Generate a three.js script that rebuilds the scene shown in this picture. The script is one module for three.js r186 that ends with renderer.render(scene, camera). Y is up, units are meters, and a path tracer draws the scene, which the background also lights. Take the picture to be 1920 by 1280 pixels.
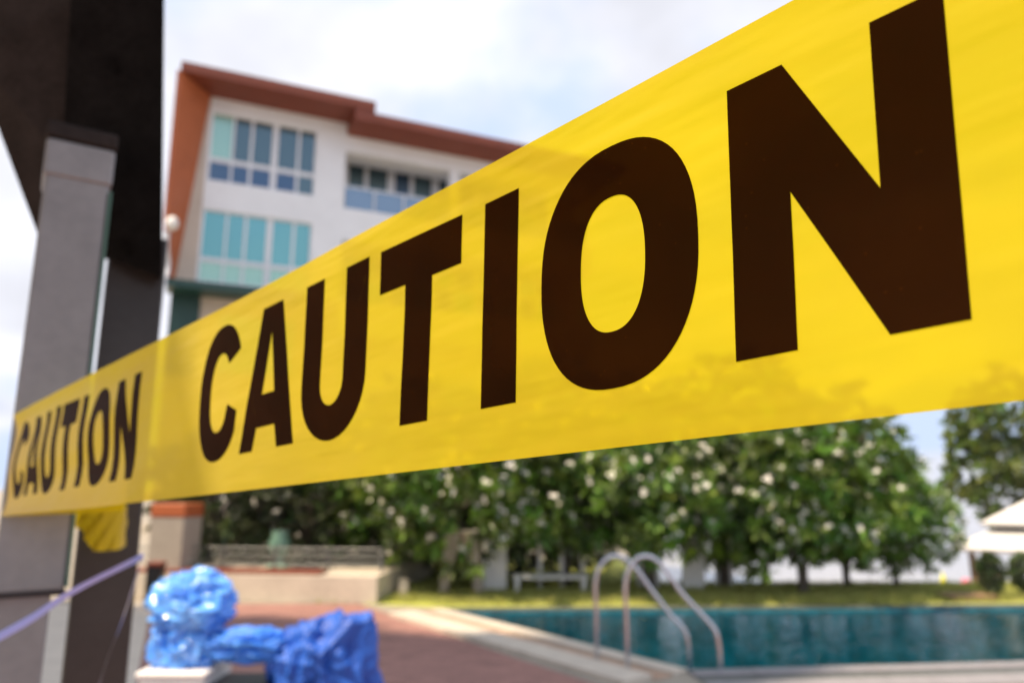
import * as THREE from 'three';
import { mergeGeometries, mergeVertices } from 'three/addons/utils/BufferGeometryUtils.js';
import { ImprovedNoise } from 'three/addons/math/ImprovedNoise.js';
import { TessellateModifier } from 'three/addons/modifiers/TessellateModifier.js';
import { ConvexGeometry } from 'three/addons/geometries/ConvexGeometry.js';
import { RoundedBoxGeometry } from 'three/addons/geometries/RoundedBoxGeometry.js';

const V = (x, y, z) => new THREE.Vector3(x, y, z);
const perlin = new ImprovedNoise();
let seed = 7;
const rnd = () => { seed = (seed * 1664525 + 1013904223) >>> 0; return seed / 4294967296; };
const rr = (a, b) => a + (b - a) * rnd();
const fbm = (x, y, z, o = 4) => { let s = 0, a = 0.5; for (let i = 0; i < o; i++) { s += a * perlin.noise(x, y, z); x = x * 2.03 + 3.1; y = y * 2.03 + 1.7; z = z * 2.03 + 5.3; a *= 0.5; } return s; };
const sstep = (a, b, x) => { const t = Math.min(1, Math.max(0, (x - a) / (b - a))); return t * t * (3 - 2 * t); };

// ---------- camera ----------
const FPX = 1387, PITCH = Math.atan(275 / FPX), EYE = V(0, 1.45, 0);
const scene = new THREE.Scene();
const camera = new THREE.PerspectiveCamera(2 * Math.atan(640 / FPX) * 180 / Math.PI, 1.5, 0.01, 6000);
camera.position.copy(EYE); camera.rotation.x = PITCH;
camera.focus = 0.15; camera.userData.fStop = 15;
scene.add(camera);
const renderer = new THREE.WebGLRenderer();
renderer.toneMapping = THREE.LinearToneMapping;
renderer.toneMappingExposure = 1.5;
renderer.shadowMap.enabled = true;

// ---------- sky: broken bright cloud over pale blue ----------
{
  const W = 1024, H = 512, d = new Float32Array(W * H * 4);
  for (let j = 0; j < H; j++) for (let i = 0; i < W; i++) {
    const el = ((j + 0.5) / H - 0.5) * Math.PI, az = ((i + 0.5) / W - 0.5) * 2 * Math.PI;
    const x = Math.cos(az) * Math.cos(el), y = Math.sin(el), z = Math.sin(az) * Math.cos(el);
    const k = 1 / (Math.max(y, 0.02) + 0.35), px = x * k * 2.1 + 4.4, pz = z * k * 2.1 + 1.3;
    const n = fbm(px, 0.5, pz, 6), c = sstep(-0.20, 0.12, n + 0.02), m = fbm(px * 1.7 + 9, 2.5, pz * 1.7, 5);
    const g = 0.97 + 0.42 * m, b = [0.46, 0.55, 0.74], w = [0.68 * g, 0.69 * g, 0.755 * g], o = (j * W + i) * 4;
    for (let q = 0; q < 3; q++) d[o + q] = b[q] + (w[q] - b[q]) * c;
    d[o + 3] = 1;
  }
  const t = new THREE.DataTexture(d, W, H, THREE.RGBAFormat, THREE.FloatType);
  t.mapping = THREE.EquirectangularReflectionMapping; t.magFilter = t.minFilter = THREE.LinearFilter; t.needsUpdate = true;
  scene.background = t; scene.environment = t;
}
// ---------- sun: high, from the left and a little behind ----------
const SUN_AZ = V(-0.85, 0, 0.53).normalize(), SUN_EL = 62 * Math.PI / 180;
const sun = new THREE.DirectionalLight(0xffe8ca, 5);
sun.position.copy(SUN_AZ.clone().multiplyScalar(Math.cos(SUN_EL) * 60)).setY(Math.sin(SUN_EL) * 60);
sun.castShadow = true; sun.shadow.radius = 2.4; sun.shadow.mapSize.set(4096, 4096);
Object.assign(sun.shadow.camera, { left: -40, right: 40, top: 40, bottom: -40, near: 1, far: 150 });
scene.add(sun, sun.target);

// ---------- helpers ----------
const at = (px, py, depth) => {                       // a point of the place seen at a pixel of the 1920 x 1280 photograph, at a depth along -z
  const cx = (px - 960) / FPX, cy = -(py - 640) / FPX, c = Math.cos(PITCH), s = Math.sin(PITCH);
  const y = cy * c + s, z = cy * s - c;
  return EYE.clone().add(V(cx, y, z).multiplyScalar(depth / -z));
};
const names = {};
const numbered = (n) => { const k = names[n] = (names[n] ?? -1) + 1; return k ? `${n}_${String(k).padStart(3, '0')}` : n; };
function tag(o, label, category, group, kind) {
  if (label) o.userData.label = label; if (category) o.userData.category = category;
  if (group) o.userData.group = group; if (kind) o.userData.kind = kind; return o;
}
const shade = (o) => { o.castShadow = o.receiveShadow = true; return o; };
function uvm(g, k = 1) {                              // uv in metres, by the way a face points
  const ng = g.index ? g.toNonIndexed() : g; if (!ng.attributes.normal) ng.computeVertexNormals();
  const p = ng.attributes.position, n = ng.attributes.normal, uv = new Float32Array(p.count * 2);
  for (let i = 0; i < p.count; i++) {
    const ax = Math.abs(n.getX(i)), ay = Math.abs(n.getY(i)), az = Math.abs(n.getZ(i)), x = p.getX(i), y = p.getY(i), z = p.getZ(i);
    if (ay >= ax && ay >= az) { uv[2 * i] = x * k; uv[2 * i + 1] = z * k; } else if (ax >= az) { uv[2 * i] = z * k; uv[2 * i + 1] = y * k; } else { uv[2 * i] = x * k; uv[2 * i + 1] = y * k; }
  }
  ng.setAttribute('uv', new THREE.BufferAttribute(uv, 2)); return ng;
}
const merge = (gs) => mergeGeometries(gs.map((g) => { const q = g.index ? g.toNonIndexed() : g; for (const k of Object.keys(q.attributes)) if (!['position', 'normal', 'uv'].includes(k)) q.deleteAttribute(k); return q; }));
function part(name, geos, mat, parent, raw) {
  const g = Array.isArray(geos) ? merge(geos) : geos;
  const m = shade(new THREE.Mesh(raw ? g : uvm(g), mat)); m.name = parent === scene ? numbered(name) : name; parent.add(m); return m;
}
function thing(name, p, label, category, group, turn = 0) {
  const o = new THREE.Group(); o.name = numbered(name); o.position.copy(p); o.rotation.y = turn; scene.add(o); return tag(o, label, category, group);
}
const bx = (x0, x1, y0, y1, z0, z1, r = 0) => { const w = x1 - x0, h = y1 - y0, d = z1 - z0; return (r ? new RoundedBoxGeometry(w, h, d, 2, r) : new THREE.BoxGeometry(w, h, d)).translate((x0 + x1) / 2, (y0 + y1) / 2, (z0 + z1) / 2); };
function limb(pts, r0, r1, seg = 8, rad = 7) {        // tapered tube
  const c = new THREE.CatmullRomCurve3(pts), g = new THREE.TubeGeometry(c, seg, 1, rad, false), p = g.attributes.position;
  for (let i = 0; i <= seg; i++) { const o = c.getPointAt(i / seg), r = r0 + (r1 - r0) * i / seg; for (let j = 0; j <= rad; j++) { const k = i * (rad + 1) + j; p.setXYZ(k, o.x + (p.getX(k) - o.x) * r, o.y + (p.getY(k) - o.y) * r, o.z + (p.getZ(k) - o.z) * r); } }
  g.computeVertexNormals(); return g;
}
const hull = (pts) => new ConvexGeometry(pts);
function tex(W, H, f, rep, srgb = true) {             // f(u, v) -> linear rgb or one value; tiles by blending
  const d = new Uint8Array(W * H * 4), enc = (x) => { x = Math.min(1, Math.max(0, x)); return 255 * (srgb ? (x <= 0.0031308 ? 12.92 * x : 1.055 * Math.pow(x, 1 / 2.4) - 0.055) : x); };
  for (let j = 0; j < H; j++) for (let i = 0; i < W; i++) { const c = f(i / W, j / H), o = (j * W + i) * 4; for (let q = 0; q < 3; q++) d[o + q] = enc(Array.isArray(c) ? c[q] : c); d[o + 3] = 255; }
  const t = new THREE.DataTexture(d, W, H); t.wrapS = t.wrapT = THREE.RepeatWrapping; t.magFilter = THREE.LinearFilter; t.minFilter = THREE.LinearMipmapLinearFilter;
  if (srgb) t.colorSpace = THREE.SRGBColorSpace; if (rep) t.repeat.set(rep, rep); t.needsUpdate = true; return t;
}
const tn = (u, v, k, z, o = 4) => {                   // tiling noise
  const a = fbm(u * k, v * k, z, o), b = fbm((u - 1) * k, v * k, z, o), c = fbm(u * k, (v - 1) * k, z, o), d = fbm((u - 1) * k, (v - 1) * k, z, o);
  return (a * (1 - u) + b * u) * (1 - v) + (c * (1 - u) + d * u) * v;
};
const grain = (col, amp, k, z, rep) => tex(256, 256, (u, v) => { const n = 1 + amp * (1.2 * tn(u, v, k, z) + 0.8 * tn(u, v, k * 6, z + 9, 2)); return col.map((c) => c * n); }, rep);
const bumpT = grain([0.5, 0.5, 0.5], 0.8, 9, 40, 3);
const std = (o) => new THREE.MeshStandardMaterial(o), phy = (o) => new THREE.MeshPhysicalMaterial(o);
const rgb = (r, g, b) => new THREE.Color().setRGB(r, g, b);

const M = {
  deck: std({ map: tex(512, 512, (u, v) => {
    const row = Math.floor(v * 10), x = u * 5 + (row % 2) * 0.5, col = Math.floor(x), fx = x - col, fy = v * 10 - row;
    const j = (fx < 0.03 || fy < 0.05) ? 0.72 : 1, h = Math.sin((col % 5) * 12.9 + row * 78.2) * 43758.5, t = 0.88 + 0.24 * (h - Math.floor(h)), n = 1 + 0.5 * tn(u, v, 7, 3);
    return [0.29 * t * n * j, 0.15 * t * n * j, 0.125 * t * n * j];
  }, 1), roughness: 0.8, bumpMap: bumpT, bumpScale: 0.002 }),
  cream: std({ map: grain([0.54, 0.48, 0.40], 0.35, 5, 11, 1), roughness: 0.75, bumpMap: bumpT, bumpScale: 0.002 }),
  tan: std({ map: grain([0.40, 0.27, 0.19], 0.5, 6, 12, 1), roughness: 0.8 }),
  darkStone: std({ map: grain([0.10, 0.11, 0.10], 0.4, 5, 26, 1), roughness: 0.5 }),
  shadedStone: std({ map: grain([0.24, 0.23, 0.24], 0.4, 5, 29, 1), roughness: 0.6 }),  // coping stone with the shade put into its colour
  beige: std({ map: grain([0.56, 0.50, 0.41], 0.35, 4, 13, 0.6), roughness: 0.85 }),
  wallWhite: std({ map: grain([0.82, 0.85, 0.89], 0.10, 4, 14, 0.25), roughness: 0.7 }),
  wallBeige: std({ map: grain([0.56, 0.49, 0.42], 0.2, 4, 15, 0.25), roughness: 0.8 }),
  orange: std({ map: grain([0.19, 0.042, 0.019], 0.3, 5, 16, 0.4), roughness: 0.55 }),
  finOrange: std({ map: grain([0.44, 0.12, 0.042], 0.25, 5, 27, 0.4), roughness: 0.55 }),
  darkGreen: std({ color: rgb(0.012, 0.05, 0.045), roughness: 0.4 }),
  frame: std({ color: rgb(0.74, 0.76, 0.80), roughness: 0.4 }),
  paneTeal: phy({ color: rgb(0.16, 0.42, 0.47), roughness: 0.06, metalness: 0.55 }),
  paneMint: phy({ color: rgb(0.36, 0.62, 0.55), roughness: 0.12, metalness: 0.35 }),
  paneDark: phy({ color: rgb(0.12, 0.19, 0.22), roughness: 0.05, metalness: 0.55 }),
  paneBlue: phy({ color: rgb(0.085, 0.145, 0.23), roughness: 0.05, metalness: 0.55 }),
  steel: std({ color: rgb(0.58, 0.62, 0.68), roughness: 0.18, metalness: 1 }),
  lawn: std({ map: grain([0.40, 0.43, 0.085], 0.4, 8, 17, 0.7), roughness: 0.95 }),
  land: std({ map: grain([0.30, 0.27, 0.22], 0.4, 6, 18, 0.3), roughness: 0.95 }),
  tile: std({ map: tex(512, 512, (u, v) => { const x = u * 12, y = v * 12, fx = x % 1, fy = y % 1, h = Math.sin(Math.floor(x) * 12.9 + Math.floor(y) * 78.2) * 43758.5, t = 0.7 + 0.6 * (h - Math.floor(h)), j = fx < 0.06 || fy < 0.06 ? 1.5 : 1; return [0.010 * t * j, 0.14 * t * j, 0.185 * t * j]; }, 1), roughness: 0.3 }),
  bark: std({ map: grain([0.10, 0.085, 0.07], 0.6, 8, 19, 4), roughness: 0.95 }),
  leaf: phy({ color: rgb(1, 1, 1), vertexColors: true, roughness: 0.5, transmission: 0, side: THREE.DoubleSide }),
  flower: phy({ color: rgb(0.86, 0.84, 0.76), roughness: 0.8, side: THREE.DoubleSide }),
  white: std({ map: grain([0.78, 0.77, 0.74], 0.15, 5, 20, 1), roughness: 0.6 }),
  brick: std({ map: grain([0.20, 0.12, 0.075], 0.6, 6, 21, 2), roughness: 0.9 }),
  mortar: std({ color: rgb(0.74, 0.70, 0.60), roughness: 0.95 }),
  black: std({ color: rgb(0.012, 0.012, 0.014), roughness: 0.45 }),
  postGrey: std({ map: grain([0.235, 0.255, 0.265], 0.25, 5, 22, 4), roughness: 0.42, metalness: 0.1, bumpMap: grain([0.5, 0.5, 0.5], 0.8, 9, 41, 20), bumpScale: 0.0003 }),
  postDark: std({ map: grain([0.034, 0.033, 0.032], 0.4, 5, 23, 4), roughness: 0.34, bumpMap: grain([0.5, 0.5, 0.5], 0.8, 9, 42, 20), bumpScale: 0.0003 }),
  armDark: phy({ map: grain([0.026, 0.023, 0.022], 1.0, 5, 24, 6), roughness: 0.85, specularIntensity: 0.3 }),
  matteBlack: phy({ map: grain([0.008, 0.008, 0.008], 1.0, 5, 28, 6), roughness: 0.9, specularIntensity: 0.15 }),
  trim: phy({ color: rgb(0.10, 0.20, 0.17), roughness: 0.15 }),
  timber: std({ map: grain([0.26, 0.16, 0.09], 0.5, 5, 25, 2), roughness: 0.8 }),
};
M.leaf.transmission = 0.35; M.leaf.roughness = 0.62;

// ================= SETTING =================
const POOL = [[-0.84, -9.38], [1.41, -6.31], [12, -7.38], [12, -9.93]];
const path2 = (pts, C = THREE.Shape) => { const s = new C(); pts.forEach(([x, z], i) => (i ? s.lineTo(x, -z) : s.moveTo(x, -z))); s.closePath(); return s; };
function sheet(pts, y, holes = [], depth = 0) {       // a level area, or a slab reaching down
  const s = path2(pts); holes.forEach((h) => s.holes.push(path2(h, THREE.Path)));
  const g = depth ? new THREE.ExtrudeGeometry(s, { depth, bevelEnabled: false }) : new THREE.ShapeGeometry(s);
  return g.rotateX(-Math.PI / 2).translate(0, y - depth, 0);
}
const struct = (o) => tag(o, null, null, null, 'structure');
// land terrace with the pool cut out, and the quay it drops from
struct(part('ground', sheet([[-300, 60], [60, 60], [60, -11.9], [2.2, -11.9], [6, -42], [6, -400], [-300, -400]], 0, [POOL], 4), M.land, scene));
struct(part('lawn', sheet([[-1.9, -9.9], [-1.05, -9.62], [12, -10.16], [30, -10.3], [30, -11.88], [2.2, -11.88], [2.2, -16], [-1.9, -16]], 0.004), M.lawn, scene));
struct(part('deck', sheet([[-30, 12], [-30, -9.9], [-1.95, -9.9], [0.0, -6.88], [0.86, -5.62], [20, -7.45], [20, 12]], 0.006), M.deck, scene));
struct(part('paving', sheet([[-30, 12], [-30, -9.9], [-4.6, -9.9], [-2.4, -5], [-2.4, 12]], 0.010), M.cream, scene));
struct(part('landing', bx(8.8, 24, -4, -2.4, -26, -11.92), M.land, scene));
// the pool: basin, tiles, water
{
  const b = new THREE.Group(); b.name = 'pool_basin'; b.userData.kind = 'structure'; scene.add(b);
  const D = -1.3, ring = POOL.map(([x, z]) => V(x, 0, z)), c = V(5, 0, -8.2), walls = [];
  for (let i = 0; i < 4; i++) {
    const p = ring[i], q = ring[(i + 1) % 4], dir = q.clone().sub(p), L = dir.length(), out = V(dir.z, 0, -dir.x).normalize(); if (out.dot(c.clone().sub(p)) > 0) out.negate();
    const g = new THREE.BoxGeometry(L, -D, 0.06), m = new THREE.Matrix4().makeBasis(dir.clone().normalize(), V(0, 1, 0), dir.clone().normalize().cross(V(0, 1, 0)));
    g.translate(L / 2, D / 2 - 0.012, 0); g.applyMatrix4(m); g.translate(p.x - out.x * 0.031, 0, p.z - out.z * 0.031); walls.push(uvm(g));
  }
  part('wall', merge(walls), M.tile, b, true);
  part('floor', sheet(POOL, D), M.tile, b);
  const rip = tex(512, 512, (u, v) => 0.5 + 0.55 * tn(u, v, 9, 60, 3) + 0.25 * tn(u, v, 26, 61, 2), 0.8, false);
  const water = part('pool_water', sheet(POOL, -0.03), phy({ color: rgb(0.36, 0.80, 0.85), roughness: 0.02, transmission: 1, thickness: 0, ior: 1.33, bumpMap: rip, bumpScale: 0.016 }), scene);
  struct(water);
}
// coping round the pool
{
  const cp = new THREE.Group(); cp.name = 'pool_coping'; cp.userData.kind = 'structure'; scene.add(cp);
  const run = (p, q, o0, o1, y0, y1, len, mat, name) => {  // slabs along p-q between offsets o0 and o1 outward (left of travel)
    const a = V(p[0], 0, p[1]), b = V(q[0], 0, q[1]), L = a.distanceTo(b), u = b.clone().sub(a).normalize(), w = V(u.z, 0, -u.x), n = Math.max(1, Math.round(L / len));
    for (let i = 0; i < n; i++) {
      const s0 = L * i / n + 0.003, s1 = L * (i + 1) / n - 0.003, dy = rr(-0.001, 0.001);
      const g = bx(s0, s1, y0, y1 + dy, o0, o1, 0.006); g.applyMatrix4(new THREE.Matrix4().makeBasis(u, V(0, 1, 0), u.clone().cross(V(0, 1, 0)))); g.translate(a.x, 0, a.z);
      part(name, g, mat, cp);
    }
  };
  const [FL, N, NR, FR] = POOL;
  run(FL, N, 0.0, 0.17, -0.05, 0.035, 0.5, M.cream, 'stone'); run(FL, N, 0.18, 0.40, -0.05, 0.012, 0.5, M.tan, 'paver'); run(FL, N, 0.41, 0.72, -0.05, 0.05, 0.6, M.cream, 'kerb_stone');
  run(N, NR, 0.0, 0.16, -0.05, 0.03, 0.5, M.shadedStone, 'stone'); run(N, NR, 0.17, 0.32, -0.05, 0.012, 0.5, M.darkStone, 'paver'); run(N, NR, 0.33, 0.6, -0.05, 0.02, 0.6, M.shadedStone, 'kerb_stone');  // near edge: greys stand in for shade on the cream and tan
  run(FR, FL, 0.0, 0.2, -0.05, 0.012, 0.5, M.darkStone, 'stone');
}
// river beyond the quay
{
  const rip = tex(256, 256, (u, v) => 0.5 + 0.6 * tn(u, v, 8, 70, 3), 0.05, false);
  struct(part('river', new THREE.PlaneGeometry(5000, 5000).rotateX(-Math.PI / 2).translate(0, -3, -1500), phy({ color: rgb(0.30, 0.29, 0.27), roughness: 0.16, ior: 1.33, bumpMap: rip, bumpScale: 0.05 }), scene));
}
// grass on the lawn
{
  const blade = new THREE.BufferGeometry(); blade.setAttribute('position', new THREE.BufferAttribute(new Float32Array([-0.006, 0, 0, 0.006, 0, 0, 0.004, 0.035, 0.006, -0.004, 0.035, 0.006, 0.002, 0.065, 0.022]), 3)); blade.setIndex([0, 1, 2, 0, 2, 3, 3, 2, 4]); blade.computeVertexNormals();
  const n = 30000, im = new THREE.InstancedMesh(blade, phy({ color: rgb(1, 1, 1), roughness: 0.9, transmission: 0.35, side: THREE.DoubleSide }), n), m = new THREE.Matrix4(), q = new THREE.Quaternion(), up = V(0, 1, 0), col = new THREE.Color();
  for (let i = 0; i < n; i++) {
    const x = rr(-2.6, 9), z = -rr(9.75 + 0.042 * Math.max(0, x) + (x < -1 ? 0.2 : 0), 11.85), k = rr(0.7, 1.5);
    m.compose(V(x, 0.003, z), q.setFromAxisAngle(up, rr(0, 6.28)), V(k, k, k)); im.setMatrixAt(i, m);
    const t = rnd(); col.setRGB(0.36 + 0.16 * t, 0.42 + 0.06 * t, 0.10 + 0.05 * t); im.setColorAt(i, col);
  }
  im.name = 'grass'; shade(im); tag(im, 'short yellow green grass along the far side of the pool', 'grass', null, 'stuff'); scene.add(im);
}

// ================= BUILDINGS =================
{
  const b = thing('apartment_building', V(-11.079, 0, -25), 'white apartment building with overhanging orange brown roof and teal windows', 'building', null, Math.atan2(0.41, 0.912));
  // front wall of the projecting bay with its window openings
  const rect = (s, x0, x1, y0, y1) => { const h = new THREE.Path(); h.moveTo(x0, y0); h.lineTo(x0, y1); h.lineTo(x1, y1); h.lineTo(x1, y0); h.closePath(); s.holes.push(h); };
  const bay = new THREE.Shape([[0, 8.32], [5, 8.32], [5, 15.6], [0, 15.6]].map(([x, y]) => new THREE.Vector2(x, y)));
  rect(bay, 0.08, 3.86, 12.38, 15.06); rect(bay, 0.04, 3.86, 8.6, 11.27);
  part('wall', new THREE.ExtrudeGeometry(bay, { depth: 0.25, bevelEnabled: false }).translate(0, 0, -0.25), M.wallWhite, b);
  part('wall', [bx(0, 5, 0, 8.3, -0.3, 0), bx(-0.75, -0.003, 0, 15.6, -8, -0.002), bx(4.75, 5.0, 8.3, 15.6, -1.45, -0.253)], M.wallBeige, b);
  part('back_wall', bx(0, 16, 0, 15.2, -8, -1.65), M.wallWhite, b);
  const winMat = { a: M.paneDark, b: M.paneBlue, t: M.paneTeal, m: M.paneMint };
  const windowSet = (x0, x1, y0, y1, ty, cols, z, up, low) => {
    const f = [bx(x0, x1, y0, y0 + 0.05, z - 0.06, z), bx(x0, x1, y1 - 0.05, y1, z - 0.06, z), bx(x0, x1, ty - 0.09, ty + 0.09, z - 0.06, z - 0.002)];
    const panes = []; let px = x0;
    cols.forEach(([a, c], i) => { f.push(bx(px, a, y0 + 0.05, y1 - 0.05, z - 0.058, z - 0.004)); px = c; panes.push([a, c, ty + 0.09, y1 - 0.05, up[i % up.length]], [a, c, y0 + 0.05, ty - 0.09, low[i % low.length]]); });
    f.push(bx(px, x1, y0 + 0.05, y1 - 0.05, z - 0.058, z - 0.004));
    const w = part('window', f, M.frame, b);
    for (const [a, c, y2, y3, k] of panes) part('pane', bx(a, c, y2, y3, z - 0.045, z - 0.03), winMat[k], w);
  };
  const cols = [[0.13, 0.82], [0.90, 1.46], [1.56, 2.24], [2.46, 3.16], [3.26, 3.81]];
  windowSet(0.08, 3.86, 12.38, 15.06, 13.22, cols, -0.1, ['m', 'a', 'a', 'a', 'a'], ['b', 'b', 'b', 'b', 'a']);
  windowSet(0.04, 3.86, 8.6, 11.27, 9.42, cols.map(([a, c], i) => [a - (i ? 0 : 0.04), c]), -0.1, ['t', 't', 't', 't', 't'], ['m', 'm', 'm', 'm', 'm']);
  // recessed balconies right of the bay
  part('beam', bx(5.003, 16, 14.45, 15.12, -1.2, -0.02), M.wallWhite, b);
  part('pillar', bx(9.35, 9.75, 12.1, 14.448, -0.45, -0.03), M.wallWhite, b);
  part('pillar', bx(13.9, 14.3, 12.1, 14.448, -0.45, -0.03), M.wallWhite, b);
  part('balcony', [bx(5.003, 16, 11.0, 12.1, -0.16, 0.0), bx(5.003, 16, 10.8, 10.998, -1.648, 0.0)], M.wallWhite, b);
  part('balcony', [bx(5.003, 16, 7.3, 8.4, -0.16, 0.0), bx(5.003, 16, 7.1, 7.298, -1.648, 0.0)], M.wallWhite, b);
  const rc = []; for (let i = 0; i < 10; i++) rc.push([5.35 + i * 0.98 + (i % 2 ? -0.06 : 0.1), 5.35 + i * 0.98 + 0.74]);
  windowSet(5.1, 15.6, 12.3, 14.7, 13.55, rc, -1.56, ['a', 'a', 'b', 'a'], ['b', 'a', 'b', 'b']);
  windowSet(5.1, 15.6, 8.6, 10.7, 9.8, rc, -1.56, ['t', 'a', 't', 'a'], ['b', 't', 'b', 't']);
  const bal = part('balustrade', [bx(5.01, 15.9, 12.98, 13.04, -0.14, -0.06)], M.frame, b), balGlass = phy({ color: rgb(0.22, 0.33, 0.47), roughness: 0.1, metalness: 0.25 });
  for (let i = 0; i < 9; i++) { part('pane', bx(5.06 + i * 1.2, 6.16 + i * 1.2, 12.14, 12.975, -0.11, -0.09), balGlass, bal); part('post', bx(6.18 + i * 1.2, 6.24 + i * 1.2, 12.102, 12.978, -0.125, -0.075), M.frame, bal); }
  // roofs and the tapering orange fin at the corner
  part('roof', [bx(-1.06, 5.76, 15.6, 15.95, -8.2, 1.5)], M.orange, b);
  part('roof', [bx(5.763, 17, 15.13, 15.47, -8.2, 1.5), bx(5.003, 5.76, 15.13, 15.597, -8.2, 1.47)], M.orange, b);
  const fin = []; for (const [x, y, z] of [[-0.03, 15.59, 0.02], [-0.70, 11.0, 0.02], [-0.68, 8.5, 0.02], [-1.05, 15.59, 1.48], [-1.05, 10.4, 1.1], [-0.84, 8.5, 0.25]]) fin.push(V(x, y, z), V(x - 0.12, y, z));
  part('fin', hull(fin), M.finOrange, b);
  const cn = part('canopy', [bx(-0.9, 3.6, 8.02, 8.28, 0.003, 1.15)], M.darkGreen, b);
  part('doorway', [bx(-0.74, 0.2, 5.2, 8.0, 0.002, 0.06)], M.darkGreen, b);
  part('window_lower', [bx(0.9, 3.4, 5.4, 7.4, 0.002, 0.05)], M.paneTeal, b).name = 'pane';
  const lamp = part('lamp', new THREE.SphereGeometry(0.2, 20, 14).scale(1, 1.2, 1).translate(-0.88, 10.05, 1.5), M.white, b);
  part('bracket', [limb([V(-1.02, 9.75, 1.5), V(-1.0, 9.2, 1.3), V(-0.9, 8.7, 0.9), V(-1.0, 8.1, 1.2), V(-1.2, 7.2, 1.4)], 0.09, 0.09)], M.frame, lamp);
}
{ // unseen block left of the frame, added and shaped to shade the near deck
  const H = 14.1, foot = [[-16.6, -7.8], [-3.6, -2.46], [-15.5, 4.96]], b = thing('shade_block', V(-16.6, 0, -7.8), 'unseen beige block added at the left to shade the near deck', 'building');
  const g = sheet(foot.map(([x, z]) => [x + 16.6, z + 7.8]), H, [], H); part('wall', g, M.wallBeige, b);
  for (let k = 0; k < 4; k++) for (let j = 0; j < 4; j++) {
    const u = V(13.0, 0, 5.34).normalize(), o = V(u.z, 0, -u.x), q = u.clone().multiplyScalar(1.4 + j * 3.1);
    const w = bx(0, 1.8, 1.2 + k * 3.8, 3.2 + k * 3.8, 0.004, 0.06); w.applyMatrix4(new THREE.Matrix4().makeBasis(u, V(0, 1, 0), u.clone().cross(V(0, 1, 0)))); w.translate(q.x + o.x * 0.07, 0, q.z + o.z * 0.07); part('window', w, M.paneDark, b);
  }
}

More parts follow.
